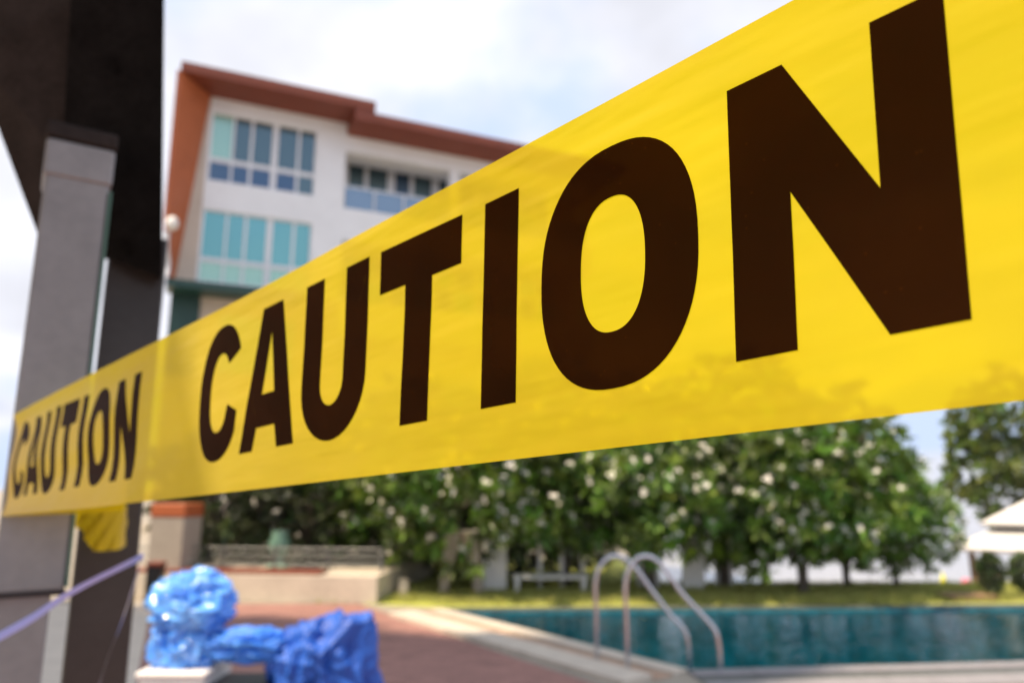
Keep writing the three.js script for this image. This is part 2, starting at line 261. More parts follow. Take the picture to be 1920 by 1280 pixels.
// ================= TREES =================
const LEAF = (len, wid, fold) => { const m = V(0, -0.05 * len, len * 0.5), t = V(0, -0.18 * len, len), l = V(-wid, fold, len * 0.55), r = V(wid, fold, len * 0.55), o = V(0, 0, 0); return [o, r, m, o, m, l, m, r, t, m, t, l]; };
function makeTree(sd, o) {                             // crown of leaf rosettes at branch ends
  seed = sd;
  const pos = [], col = [], fpos = [], wood = [], q = new THREE.Quaternion(), z = V(0, 0, 1);
  const C = V(0, o.mid, 0);
  const wall = (d) => 1 + 0.34 * fbm(d.x * 1.6 + sd, d.y * 1.6, d.z * 1.6, 3) * 2 * o.rough;
  const tips = [];
  for (let i = 0; i < o.n; i++) {
    const d = V(rr(-1, 1), rr(-0.85, 1), rr(-1, 1)); if (d.length() > 1 || d.length() < 0.05) { i--; continue; }
    const k = Math.pow(d.length(), 0.45); d.normalize(); const p = d.clone().multiplyScalar(k * wall(d)).multiply(V(o.rx, o.ry, o.rx)).add(C);
    if (fbm(p.x * 1.1 + sd, p.y * 1.3, p.z * 1.1, 2) < -0.2) { continue; }
    tips.push([p, d, k]);
  }
  for (const [p, d, k] of tips) {
    const axis = d.clone().multiplyScalar(0.7).add(V(rr(-0.4, 0.4), rr(0.3, 1), rr(-0.4, 0.4))).normalize(), nl = o.leaves, tone = 0.35 + 1.35 * Math.pow(rnd(), 1.3), yel = rnd();
    const e = Math.abs(axis.y) < 0.9 ? V(0, 1, 0).cross(axis).normalize() : V(1, 0, 0).cross(axis).normalize(), f = axis.clone().cross(e);
    for (let j = 0; j < nl; j++) {
      const a = j * 2.4 + rr(-0.3, 0.3), open = rr(0.25, 1.25), dir = axis.clone().multiplyScalar(Math.cos(open)).addScaledVector(e, Math.sin(open) * Math.cos(a)).addScaledVector(f, Math.sin(open) * Math.sin(a));
      const ln = o.len * rr(0.7, 1.2), pts = LEAF(ln, ln * o.wid, ln * 0.05); q.setFromUnitVectors(z, dir);
      const roll = new THREE.Quaternion().setFromAxisAngle(z, Math.atan2(Math.cos(a), Math.sin(a)) * 0 + rr(-0.6, 0.6));
      for (const v of pts) { const w = v.clone().applyQuaternion(roll).applyQuaternion(q).add(p); pos.push(w.x, w.y, w.z); const t = tone * rr(0.95, 1.05); col.push((o.col[0] * (0.8 + 0.7 * yel)) * t, o.col[1] * t, o.col[2] * t); }
    }
    if (o.flower && rnd() < o.flower * (fbm(p.x * 1.5 + 3, p.y * 1.5, p.z * 1.5 + sd, 2) > -0.02 ? 1.5 : 0.15) && k > 0.72) for (let j = 0; j < 4; j++) {
      const c = p.clone().addScaledVector(axis, o.len * 0.5).add(V(rr(-1, 1), rr(-1, 1), rr(-1, 1)).multiplyScalar(0.045)), s = rr(0.024, 0.037), tl = rr(0, 6);
      for (let m = 0; m < 5; m++) { const a1 = m * 1.2566 + tl, a2 = a1 + 0.95; const u = (a, rad, h) => c.clone().addScaledVector(e, Math.cos(a) * rad).addScaledVector(f, Math.sin(a) * rad).addScaledVector(axis, h); for (const v of [c, u(a1, s, s * 0.35), u(a2, s, s * 0.5)]) fpos.push(v.x, v.y, v.z); }
    }
  }
  for (let s = 0; s < o.stems; s++) {
    const a = s * 6.283 / o.stems + rr(-0.5, 0.5), fork = V(Math.cos(a) * o.rx * 0.28, o.mid - o.ry * 0.45, Math.sin(a) * o.rx * 0.28);
    wood.push(limb([V(Math.cos(a) * 0.04, -0.05, Math.sin(a) * 0.04), V(Math.cos(a) * 0.06, fork.y * 0.45, Math.sin(a) * 0.06), fork], o.r, o.r * 0.6));
    for (let j = 0; j < 7; j++) { const t = tips[Math.floor(rnd() * tips.length)]; if (!t || t[0].clone().sub(fork).dot(V(fork.x, 0.4, fork.z)) < -0.2) continue; wood.push(limb([fork, fork.clone().lerp(t[0], 0.5).add(V(rr(-0.08, 0.08), rr(0, 0.12), rr(-0.08, 0.08))), t[0]], o.r * 0.5, o.r * 0.12, 6, 5)); }
  }
  const bg = (a) => { const g = new THREE.BufferGeometry(); g.setAttribute('position', new THREE.BufferAttribute(new Float32Array(a), 3)); g.computeVertexNormals(); return g; };
  const leaf = bg(pos); leaf.setAttribute('color', new THREE.BufferAttribute(new Float32Array(col), 3));
  return { leaf, flower: fpos.length ? bg(fpos) : null, wood: merge(wood.map((g) => uvm(g))) };
}
function plant(name, kit, p, turn, k, label, cat, group) {
  const t = thing(name, p, label, cat, group, turn); t.scale.set(k, k, k);
  part('trunk', kit.wood, M.bark, t, true); const c = part('crown', kit.leaf, M.leaf, t, true);
  if (kit.flower) tag(part('blossoms', kit.flower, M.flower, c, true), null, null, null, 'stuff');
  return t;
}
M.leaf.roughness = 0.85; M.leaf.clearcoat = 1; M.leaf.clearcoatRoughness = 0.22;
const frA = makeTree(11, { n: 880, rx: 1.72, ry: 1.4, mid: 1.8, rough: 1, leaves: 9, len: 0.24, wid: 0.15, col: [0.12, 0.26, 0.022], flower: 0.55, stems: 3, r: 0.06 });
const frB = makeTree(29, { n: 880, rx: 1.78, ry: 1.38, mid: 1.78, rough: 1, leaves: 9, len: 0.24, wid: 0.15, col: [0.14, 0.285, 0.024], flower: 0.55, stems: 2, r: 0.065 });
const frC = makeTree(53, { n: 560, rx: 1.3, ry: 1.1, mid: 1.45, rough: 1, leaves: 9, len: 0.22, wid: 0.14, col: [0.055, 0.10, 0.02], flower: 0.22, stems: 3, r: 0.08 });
const FSC = 0.93, gp = (px, depth) => { const p = at(px, 1000, depth); return V(p.x, 0, p.z); };
const FT = [
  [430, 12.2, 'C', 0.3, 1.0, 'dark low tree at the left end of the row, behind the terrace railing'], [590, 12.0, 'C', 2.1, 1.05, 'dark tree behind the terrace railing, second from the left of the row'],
  [745, 12.3, 'A', 4.0, 1.0, 'shady flowering tree just right of the low beige terrace wall'], [900, 12.1, 'B', 1.2, 1.0, 'flowering tree standing over the striped brick arch'],
  [1060, 12.4, 'A', 5.5, 1.05, 'flowering tree shading the white garden bench'], [1215, 12.0, 'B', 3.3, 1.0, 'flowering tree above the top of the pool ladder rails'],
  [1355, 12.3, 'A', 2.6, 1.06, 'bushy flowering tree right of the white wall panels'], [1500, 11.6, 'B', 0.4, 0.9, 'bright green flowering tree on a dark trunk beside the open river'],
  [1432, 12.5, 'B', 4.4, 0.86, 'smaller bushy flowering tree squeezed between two larger ones above the far pool edge'],
  [1580, 12.2, 'A', 3.9, 0.7, 'bright flowering tree just left of the rounded one at the right end of the row'],
  [1672, 12.3, 'A', 1.7, 0.56, 'rounded flowering tree at the right end of the row against the sky'],
];
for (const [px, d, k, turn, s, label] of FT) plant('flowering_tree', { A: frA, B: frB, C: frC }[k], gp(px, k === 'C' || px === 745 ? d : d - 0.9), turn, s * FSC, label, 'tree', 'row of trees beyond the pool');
const big = makeTree(77, { n: 1500, rx: 1.75, ry: 1.7, mid: 4.45, rough: 1.1, leaves: 9, len: 0.2, wid: 0.2, col: [0.11, 0.19, 0.02], flower: 0, stems: 2, r: 0.12 });
plant('leafy_tree', big, gp(1945, 18.6).setY(-2.4), 0.6, 1.05, 'tall leafy tree at the right edge behind the white tiered roof', 'tree');
const topi = makeTree(91, { n: 260, rx: 0.15, ry: 0.25, mid: 0.34, rough: 0.4, leaves: 7, len: 0.07, wid: 0.2, col: [0.05, 0.10, 0.015], flower: 0, stems: 1, r: 0.02 });
plant('clipped_shrub', topi, gp(1850, 10.25), 0, 1, 'small dark clipped shrub at the far pool edge, left one under the tiered roof', 'shrub', 'clipped shrubs by the pool');
plant('clipped_shrub', topi, gp(1912, 10.3), 1.9, 1, 'small dark clipped shrub at the right edge of the far poolside', 'shrub', 'clipped shrubs by the pool');
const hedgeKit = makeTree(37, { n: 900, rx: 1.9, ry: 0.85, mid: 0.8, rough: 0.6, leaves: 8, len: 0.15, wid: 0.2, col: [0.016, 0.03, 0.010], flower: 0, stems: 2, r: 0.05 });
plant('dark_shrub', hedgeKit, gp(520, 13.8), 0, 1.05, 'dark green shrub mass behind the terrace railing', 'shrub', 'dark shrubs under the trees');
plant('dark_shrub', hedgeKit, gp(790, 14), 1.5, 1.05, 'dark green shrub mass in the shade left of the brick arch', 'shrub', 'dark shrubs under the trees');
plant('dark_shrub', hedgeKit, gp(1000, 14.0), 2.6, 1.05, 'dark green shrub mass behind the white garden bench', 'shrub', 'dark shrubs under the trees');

// ================= GARDEN =================
{ // low terrace wall with brown cap, railing
  const a = V(-5.6, 0, -10.35), e = V(-1.73, 0, -9.9), L = a.distanceTo(e), turn = -Math.atan2(e.z - a.z, e.x - a.x);
  const w = thing('terrace_wall', a, 'low beige terrace wall with a red brown cap at the end of the deck', 'wall', null, turn);
  part('wall', bx(0, L, 0, 0.34, -3.2, 0, 0.01), M.beige, w); part('cap', bx(0, L * 0.8, 0.343, 0.39, -0.3, -0.03, 0.008), M.orange, w);
  const r = thing('railing', a.clone().setY(0.34), 'grey metal railing on top of the low terrace wall', 'railing', null, turn);
  const metal = std({ color: rgb(0.16, 0.17, 0.17), roughness: 0.4, metalness: 0.6 });
  for (const y of [0.1, 0.2, 0.3]) part('rail', new THREE.CylinderGeometry(0.012, 0.012, L - 0.1, 8).rotateZ(Math.PI / 2).translate(L / 2, y, -0.42), metal, r);
  for (let i = 0; i <= 5; i++) part('post', bx(0.05 + i * (L - 0.14) / 5, 0.085 + i * (L - 0.14) / 5, 0, 0.33, -0.445, -0.41), metal, r);
  const p = thing('gate_pillar', at(322, 1085, 10.6).setY(0.34), 'square beige pillar with orange top at the left end of the railing', 'pillar', null, turn);
  part('shaft', bx(-0.24, 0.24, 0, 0.72, -0.24, 0.24, 0.01), std({ map: grain([0.36, 0.32, 0.27], 0.3, 4, 30, 1), roughness: 0.85 }), p); part('cap', bx(-0.25, 0.25, 0.722, 0.9, -0.25, 0.25, 0.02), M.finOrange, p);  // shaft beige is dimmed to stand in for shade
  const u = thing('urn', at(520, 1078, 10.75).setY(0.34), 'pale green garden urn behind the terrace railing', 'urn');
  const mint = std({ color: rgb(0.13, 0.25, 0.19), roughness: 0.5 });
  part('bowl', new THREE.LatheGeometry([[0.06, 0.16], [0.12, 0.24], [0.15, 0.36], [0.1, 0.46], [0.12, 0.52], [0.1, 0.52], [0.08, 0.45]].map(([x, y]) => new THREE.Vector2(x, y)), 20), mint, u, true);
  part('foot', new THREE.LatheGeometry([[0.16, 0], [0.16, 0.05], [0.07, 0.1], [0.06, 0.159]].map(([x, y]) => new THREE.Vector2(x, y)), 20), mint, u, true);
  const d = thing('bollard', at(288, 1110, 9.6).setY(0), 'black upright box beside the left end of the terrace wall', 'bollard');
  part('body', bx(-0.085, 0.085, 0, 0.5, -0.08, 0.08, 0.01), M.black, d); part('top', bx(-0.095, 0.095, 0.502, 0.55, -0.09, 0.09, 0.01), M.orange, d);
}
{ // striped brick arch of two splayed legs
  const p = gp(866, 10.75), b = thing('brick_arch', p, 'brown brick arch with pale joints standing on the lawn', 'arch');
  const n = 17, H = 0.86, xo = (t) => 0.31 - 0.08 * t, xi = (t) => t > 0.72 ? 0 : 0.17 * (1 - Math.pow(t / 0.75, 2)) ;
  const mort = [];
  for (let i = 0; i < n; i++) {
    const t = i / n, y0 = H * t, y1 = y0 + H / n;
    for (const s of [-1, 1]) {
      const o = xo(t) + rr(-0.008, 0.008), q = Math.max(0.002, xi(t)); if (o - q < 0.03) continue;
      part('brick', bx(Math.min(s * q, s * o), Math.max(s * q, s * o), y0 + 0.006, y1 - 0.024, -0.12, 0.12, 0.003), M.brick, b);
      mort.push(bx(Math.min(s * q, s * o) + 0.012, Math.max(s * q, s * o) - 0.012, y1 - 0.0238, y1 + 0.0058, -0.105, 0.105));
    }
  }
  part('mortar', mort, M.mortar, b);
}
{ // white panels, bench and frame under the trees
  const panel = (px0, px1, py, d, label, lean = 0) => {
    const a = gp(px0, d), c = gp(px1, d), h = at(px0, py, d).y, w = c.x - a.x, o = thing('wall_panel', a, label, 'wall panel', 'white wall panels under the trees');
    part('slab', hull([V(0, 0, 0), V(w, 0, 0), V(w + lean, h * 0.97, 0), V(lean, h, 0), V(0, 0, -0.1), V(w, 0, -0.1), V(w + lean, h * 0.97, -0.1), V(lean, h, -0.1)]), M.white, o); part('footing', bx(-0.03, w + 0.03, 0, 0.04, -0.13, 0.03), M.beige, o);
  };
  panel(906, 950, 1012, 10.95, 'upright white wall panel just right of the striped brick arch');
  panel(1195, 1238, 1010, 11.3, 'leaning white wall panel seen between the two ladder rails', -0.1);
  panel(1276, 1316, 1006, 11.1, 'white wall panel right of the pool ladder rails', 0.06);
  panel(1340, 1372, 1030, 11.4, 'pale wall panel at the far right among the tree trunks');
  const f = thing('garden_frame', gp(1008, 11.2), 'white post and lintel frame under the trees behind the bench', 'pergola');
  for (const x of [0, 0.32, 0.62]) part('post', bx(x, x + 0.06, 0, 1.0, -0.06, 0, 0.008), M.white, f);
  part('lintel', bx(-0.06, 0.5, 1.002, 1.13, -0.09, 0.03, 0.01), M.white, f);
  const s = thing('bench', gp(962, 10.8), 'long white garden bench on the lawn below the frame', 'bench');
  part('seat', bx(0, 1.05, 0.2, 0.25, -0.3, 0, 0.01), M.white, s); for (const x of [0.02, 0.96]) part('leg', bx(x, x + 0.07, 0, 0.198, -0.28, -0.02, 0.01), M.white, s);
  for (const [px, lb] of [[700, 'short pale stub post on the grass beside the terrace wall end'], [760, 'short pale stub post on the grass in front of the dark trees']]) {
    const q = thing('stub_post', gp(px, 10.6), lb, 'post'); part('shaft', bx(-0.06, 0.06, 0, 0.2, -0.06, 0.06, 0.01), M.cream, q); part('cap', bx(-0.07, 0.07, 0.202, 0.225, -0.07, 0.07, 0.008), M.cream, q);
  }
  const st = thing('timber_step', gp(1770, 10.05), 'low brown timber step at the far right pool edge', 'step');
  for (let i = 0; i < 3; i++) part('board', bx(0, 0.62, 0.05, 0.08, -0.13 * i - 0.12, -0.13 * i, 0.006), M.timber, st); part('frame', bx(0.01, 0.61, 0, 0.048, -0.37, -0.01), M.timber, st);
}
{ // tiered white roof on the river landing, buoys
  const c = at(1975, 1000, 16.2), o = thing('river_pavilion', V(c.x, -2.4, c.z), 'pavilion with a white two tiered roof at the right edge by the river', 'pavilion', null, -0.63);
  const ey = at(1975, 1024, 16.2).y + 2.4, cv = std({ color: rgb(0.64, 0.62, 0.58), roughness: 0.7 }), edge = std({ color: rgb(0.30, 0.29, 0.28), roughness: 0.7 });
  const tier = (hw0, hw1, y0, y1) => { const g = new THREE.CylinderGeometry(hw1 * Math.SQRT2, hw0 * Math.SQRT2, y1 - y0, 4, 1, true).rotateY(Math.PI / 4).translate(0, (y0 + y1) / 2, 0); return [g.toNonIndexed(), bx(-hw0, hw0, y0 - 0.07, y0 - 0.001, -hw0, hw0)]; };
  const lo = tier(1.72, 0.85, ey, ey + 0.42), hi = tier(1.2, 0.06, ey + 0.5, ey + 1.15);
  for (const g of [lo[0], hi[0]]) g.computeVertexNormals();
  part('roof', lo[0], cv, o); part('top_roof', hi[0], cv, o); part('eave', lo[1], edge, o); part('eave', hi[1], edge, o); part('neck', bx(-0.8, 0.8, ey + 0.3, ey + 0.409, -0.8, 0.8), M.black, o);
  for (const x of [-1.4, 1.4]) for (const z of [-1.4, 1.4]) part('post', bx(x - 0.06, x + 0.06, 0.1, ey - 0.092, z - 0.06, z + 0.06), M.timber, o);
  part('floor', bx(-2.2, 2.2, 0.005, 0.1, -2.2, 2.2), M.timber, o);
  const buoy = (px, py, d, col, s, label, cone) => {
    const p = at(px, py, d), b = thing('buoy', V(p.x, -3, p.z), label, 'buoy', null), m = std({ color: rgb(...col), roughness: 0.45 });
    part('float', new THREE.SphereGeometry(0.5 * s, 18, 12).scale(1, 0.6, 1).translate(0, 0.12, 0), m, b, true);
    part('top_mark', cone ? new THREE.ConeGeometry(0.32 * s, 1.1 * s, 16).translate(0, 0.9 * s, 0) : new THREE.SphereGeometry(0.42 * s, 18, 12).translate(0, 0.72 * s, 0), m, b, true);
  };
  buoy(1770, 1092, 34, [0.75, 0.72, 0.03], 0.6, 'yellow pointed buoy on the pale river', true);
  buoy(1812, 1092, 34, [0.75, 0.16, 0.26], 0.5, 'pink rounded buoy on the river right of the yellow one', false);
  buoy(1868, 1082, 36, [0.6, 0.04, 0.3], 0.55, 'magenta buoy under the eave of the tiered roof', false);
}
{ // pool ladder: two bent stainless rails
  const l = thing('pool_ladder', V(0.73, 0.01, -6.7), 'stainless steel pool ladder rails bending over the pool edge', 'pool ladder');
  const rail = (px, d, top, bx_, by) => {
    const b = at(px, 1240, d).setY(0.01), h = at(px, top, d).y, e = at(bx_, by, d - 0.05), dx = e.x - b.x, dz = e.z - b.z;
    const P = (t, y) => V(b.x + dx * t, y, b.z + dz * t).sub(l.position);
    const c = new THREE.CatmullRomCurve3([P(0, 0), P(0, h * 0.45), P(0.0, h * 0.74), P(0.05, h * 0.89), P(0.17, h * 0.985), P(0.3, h * 0.985), P(0.43, h * 0.90), P(0.62, h * 0.68), P(0.84, e.y + h * 0.17), P(0.965, e.y + 0.045), P(1.0, e.y - 0.07), P(1.0, -0.2), P(1, -0.55)], false, 'centripetal');
    const m = part('rail', new THREE.TubeGeometry(c, 90, 0.0185, 12, false), M.steel, l, true); part('flange', new THREE.CylinderGeometry(0.045, 0.05, 0.02, 20).translate(...P(0, 0.008).toArray()), M.steel, m, true); return [P(1, -0.2), P(1, -0.5)];
  };
  const A = rail(1120, 6.62, 1041, 1290, 1192), B = rail(1177, 6.32, 1041, 1347, 1192);
  for (const k of [0, 1]) part('tread', limb([A[k], B[k]], 0.02, 0.02, 2, 10), M.steel, l);
}

// ================= BAGS ON THE STAND =================
function lump(c, r, o) {                               // crumpled bag: a ball pushed out and creased
  const g = mergeVertices(new THREE.IcosahedronGeometry(1, 28).deleteAttribute('normal').deleteAttribute('uv')), p = g.attributes.position, col = new Float32Array(p.count * 3);
  for (let i = 0; i < p.count; i++) {
    const d = V().fromBufferAttribute(p, i), w = V(d.x + 0.35 * fbm(d.x * 2 + o.s, d.y * 2, d.z * 2), d.y + 0.35 * fbm(d.x * 2, d.y * 2 + o.s, d.z * 2 + 4), d.z);
    const ridge = (k, sx, sy) => { const n = perlin.noise(w.x * k * sx + o.s, w.y * k * sy, w.z * k + o.s * 0.3); return 1 - Math.abs(n) * 2.4; };
    const h = o.a * (0.7 * ridge(1.5, o.sx, o.sy) + 0.30 * ridge(3.0, o.sx, o.sy) + 0.07 * ridge(6, o.sx, o.sy)) + 0.3 * fbm(d.x + o.s, d.y, d.z, 2);
    const q = d.clone().multiplyScalar(1.0 - 0.3 * o.a + h).multiply(r); if (o.warp) o.warp(q, d); q.add(c); p.setXYZ(i, q.x, q.y, q.z);
    const m = sstep(o.c0, o.c1, fbm(w.x * 1.5 * o.sx + 7, w.y * 1.5 * o.sy + o.s, w.z * 1.5, 3)); for (let k = 0; k < 3; k++) col[i * 3 + k] = o.A[k] + (o.B[k] - o.A[k]) * m;
  }
  g.setAttribute('color', new THREE.BufferAttribute(col, 3)); g.computeVertexNormals(); return g;
}
{
  const plastic = phy({ vertexColors: true, roughness: 0.2, specularIntensity: 1, clearcoat: 1, clearcoatRoughness: 0.1, side: THREE.DoubleSide });
  const tarpM = phy({ vertexColors: true, roughness: 0.5, side: THREE.DoubleSide });
  const D = 3.0, S = D / FPX * 1.02, w = (px) => px * S;
  const bag = thing('plastic_bag', at(355, 1240, D), 'bright sky blue crumpled plastic bag standing on the white crate', 'bag'), bo = bag.position;
  const pal = { A: [0.06, 0.29, 0.88], B: [0.11, 0.38, 0.92] };
  part('body', lump(at(352, 1208, D).sub(bo), V(w(56), w(46), w(46)), { s: 3, a: 0.42, sx: 1.9, sy: 0.8, c0: -0.12, c1: 0.14, ...pal }), plastic, bag, true);
  part('neck', lump(at(364, 1134, D).sub(bo), V(w(60), w(50), w(50)), { s: 8, a: 0.40, sx: 0.9, sy: 1.9, c0: -0.14, c1: 0.14, ...pal }), plastic, bag, true);
  const tp = thing('blue_tarp', at(590, 1280, D), 'royal blue crumpled tarpaulin heaped over the black stand', 'tarpaulin'), to = tp.position;
  const pal2 = { A: [0.008, 0.075, 0.40], B: [0.016, 0.11, 0.50], c0: -0.2, c1: 0.25 };
  part('heap', lump(at(592, 1240, D).sub(to), V(w(74), w(62), w(60)), { s: 14, a: 0.30, sx: 1.9, sy: 0.7, ...pal2, warp: (q, d) => { const k = Math.pow(Math.max(0, d.x * 0.7 + d.y * 0.71), 7); q.x += w(34) * k; q.y += w(34) * k; const l = Math.pow(Math.max(0, d.x * 0.72 - d.y * 0.69), 3); q.x += w(52) * l; q.y -= w(30) * l; } }), tarpM, tp, true);
  part('sleeve', lump(at(468, 1207, D - 0.05).sub(to), V(w(68), w(27), w(36)), { s: 21, a: 0.26, sx: 1, sy: 1.7, A: [0.03, 0.18, 0.68], B: [0.05, 0.24, 0.74], c0: -0.1, c1: 0.25 }), tarpM, tp, true);
  const top = at(355, 1243, D).y;
  const cr = thing('crate', V(at(352, 1243, D).x, top - 0.14, -D), 'white plastic crate under the sky blue bag', 'crate');
  part('box', bx(-w(54), w(54), 0, 0.118, -0.14, 0.14, 0.012), M.white, cr); part('lid', bx(-w(58), w(58), 0.12, 0.14, -0.15, 0.15, 0.008), M.white, cr);
  const sd = thing('stand', V(at(480, 1270, D).x, 0, -D), 'black metal stand with a tray carrying the crate and the tarpaulin', 'stand'), ty = top - 0.142;
  part('tray', bx(-w(190), w(175), ty - 0.02, ty, -0.22, 0.24, 0.006), M.black, sd);
  for (const x of [-w(185), w(165)]) for (const z of [-0.2, 0.2]) part('leg', bx(x, x + 0.03, 0, ty - 0.021, z, z + 0.03), M.black, sd);
  const pk = std({ color: rgb(0.42, 0.29, 0.26), roughness: 0.5 });
  const fo = thing('folder_stack', V(at(470, 1260, D).x, ty + 0.001, -D), 'dark stack of flat boxes with a dull pink top, between crate and tarpaulin', 'boxes');
  part('flat_box', bx(-w(62), w(48), 0, 0.03, -0.1, 0.14, 0.004), M.black, fo); part('flat_box', bx(-w(54), w(52), 0.032, 0.06, -0.1, 0.13, 0.004), pk, fo); part('flat_box', bx(-w(60), w(40), 0.062, 0.085, -0.1, 0.12, 0.004), M.black, fo);
}

// ================= POSTS =================
{
  const d = 0.605, x0 = at(-4, 1000, d).x, x1 = at(133, 1000, d).x, yT = at(150, 268, d).y, yJ = at(60, 1112, d).y, TURN = 0.58;
  const p = thing('gate_post', V((x0 + x1) / 2, 0, -d), 'grey square post at the left that the yellow tape wraps round', 'post', null, TURN), h = (x1 - x0) / 2 * 0.84;
  part('sleeve', bx(-h, h, yJ, yT, -0.05, 0, 0.003), M.postGrey, p);
  part('shaft', bx(-h + 0.003, h - 0.008, 0, yJ - 0.001, -0.046, -0.006, 0.003), M.postGrey, p);
  part('collar', bx(-h - 0.001, h + 0.001, yJ - 0.003, yJ + 0.001, -0.051, 0.001), M.black, p);
  part('cap', bx(-h - 0.003, h + 0.003, yT - 0.001, yT + 0.014, -0.053, 0.004, 0.003), M.armDark, p);
  part('head', bx(-h - 0.002, h + 0.002, yT - 0.035, yT - 0.0015, -0.052, 0.002, 0.003), M.postGrey, p);
  part('edge_trim', bx(h + 0.0003, h + 0.0028, yJ + 0.003, yT - 0.04, -0.012, 0.0005), M.trim, p);
  const e = 0.745, a0 = at(131, 1100, e).x, a1 = at(258, 1100, e).x, yA = at(250, 440, e).y;
  const q = thing('dark_post', V((a0 + a1) / 2, 0, -e), 'dark brown post with a heavy leaning arm, behind the grey post', 'post'), k = (a1 - a0) / 2 * 0.84;
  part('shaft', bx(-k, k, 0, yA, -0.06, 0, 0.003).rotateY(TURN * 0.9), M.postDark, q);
  const P = (x, y, dd) => at(x, y, dd).sub(q.position), D2 = [0.74, 0.64], th = 0.05, arm = [];
  const quad = [[72, 445, D2[0]], [303, 520, D2[0]], [308, -60, D2[1]], [-60, -60, D2[1]], [-60, 90, D2[1] + 0.015], [2, 243, 0.70]];
  for (const [x, y, dd] of quad) { arm.push(P(x, y, dd), P(x, y, dd + th)); }
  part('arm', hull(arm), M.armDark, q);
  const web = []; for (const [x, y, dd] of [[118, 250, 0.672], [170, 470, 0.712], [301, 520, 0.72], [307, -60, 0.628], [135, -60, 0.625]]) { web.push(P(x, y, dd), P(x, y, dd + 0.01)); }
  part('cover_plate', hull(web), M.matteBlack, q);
  part('shade_panel', [bx(-1.7, -0.45, 2.15, 2.19, -0.86, 1.2, 0.006), bx(-0.449, 1.2, 2.152, 2.188, 0.12, 1.2, 0.006)].map((g) => g.translate(-q.position.x, 0, -q.position.z)), M.armDark, q);  // unseen overhead slab, added to shade the tape and the post top
}

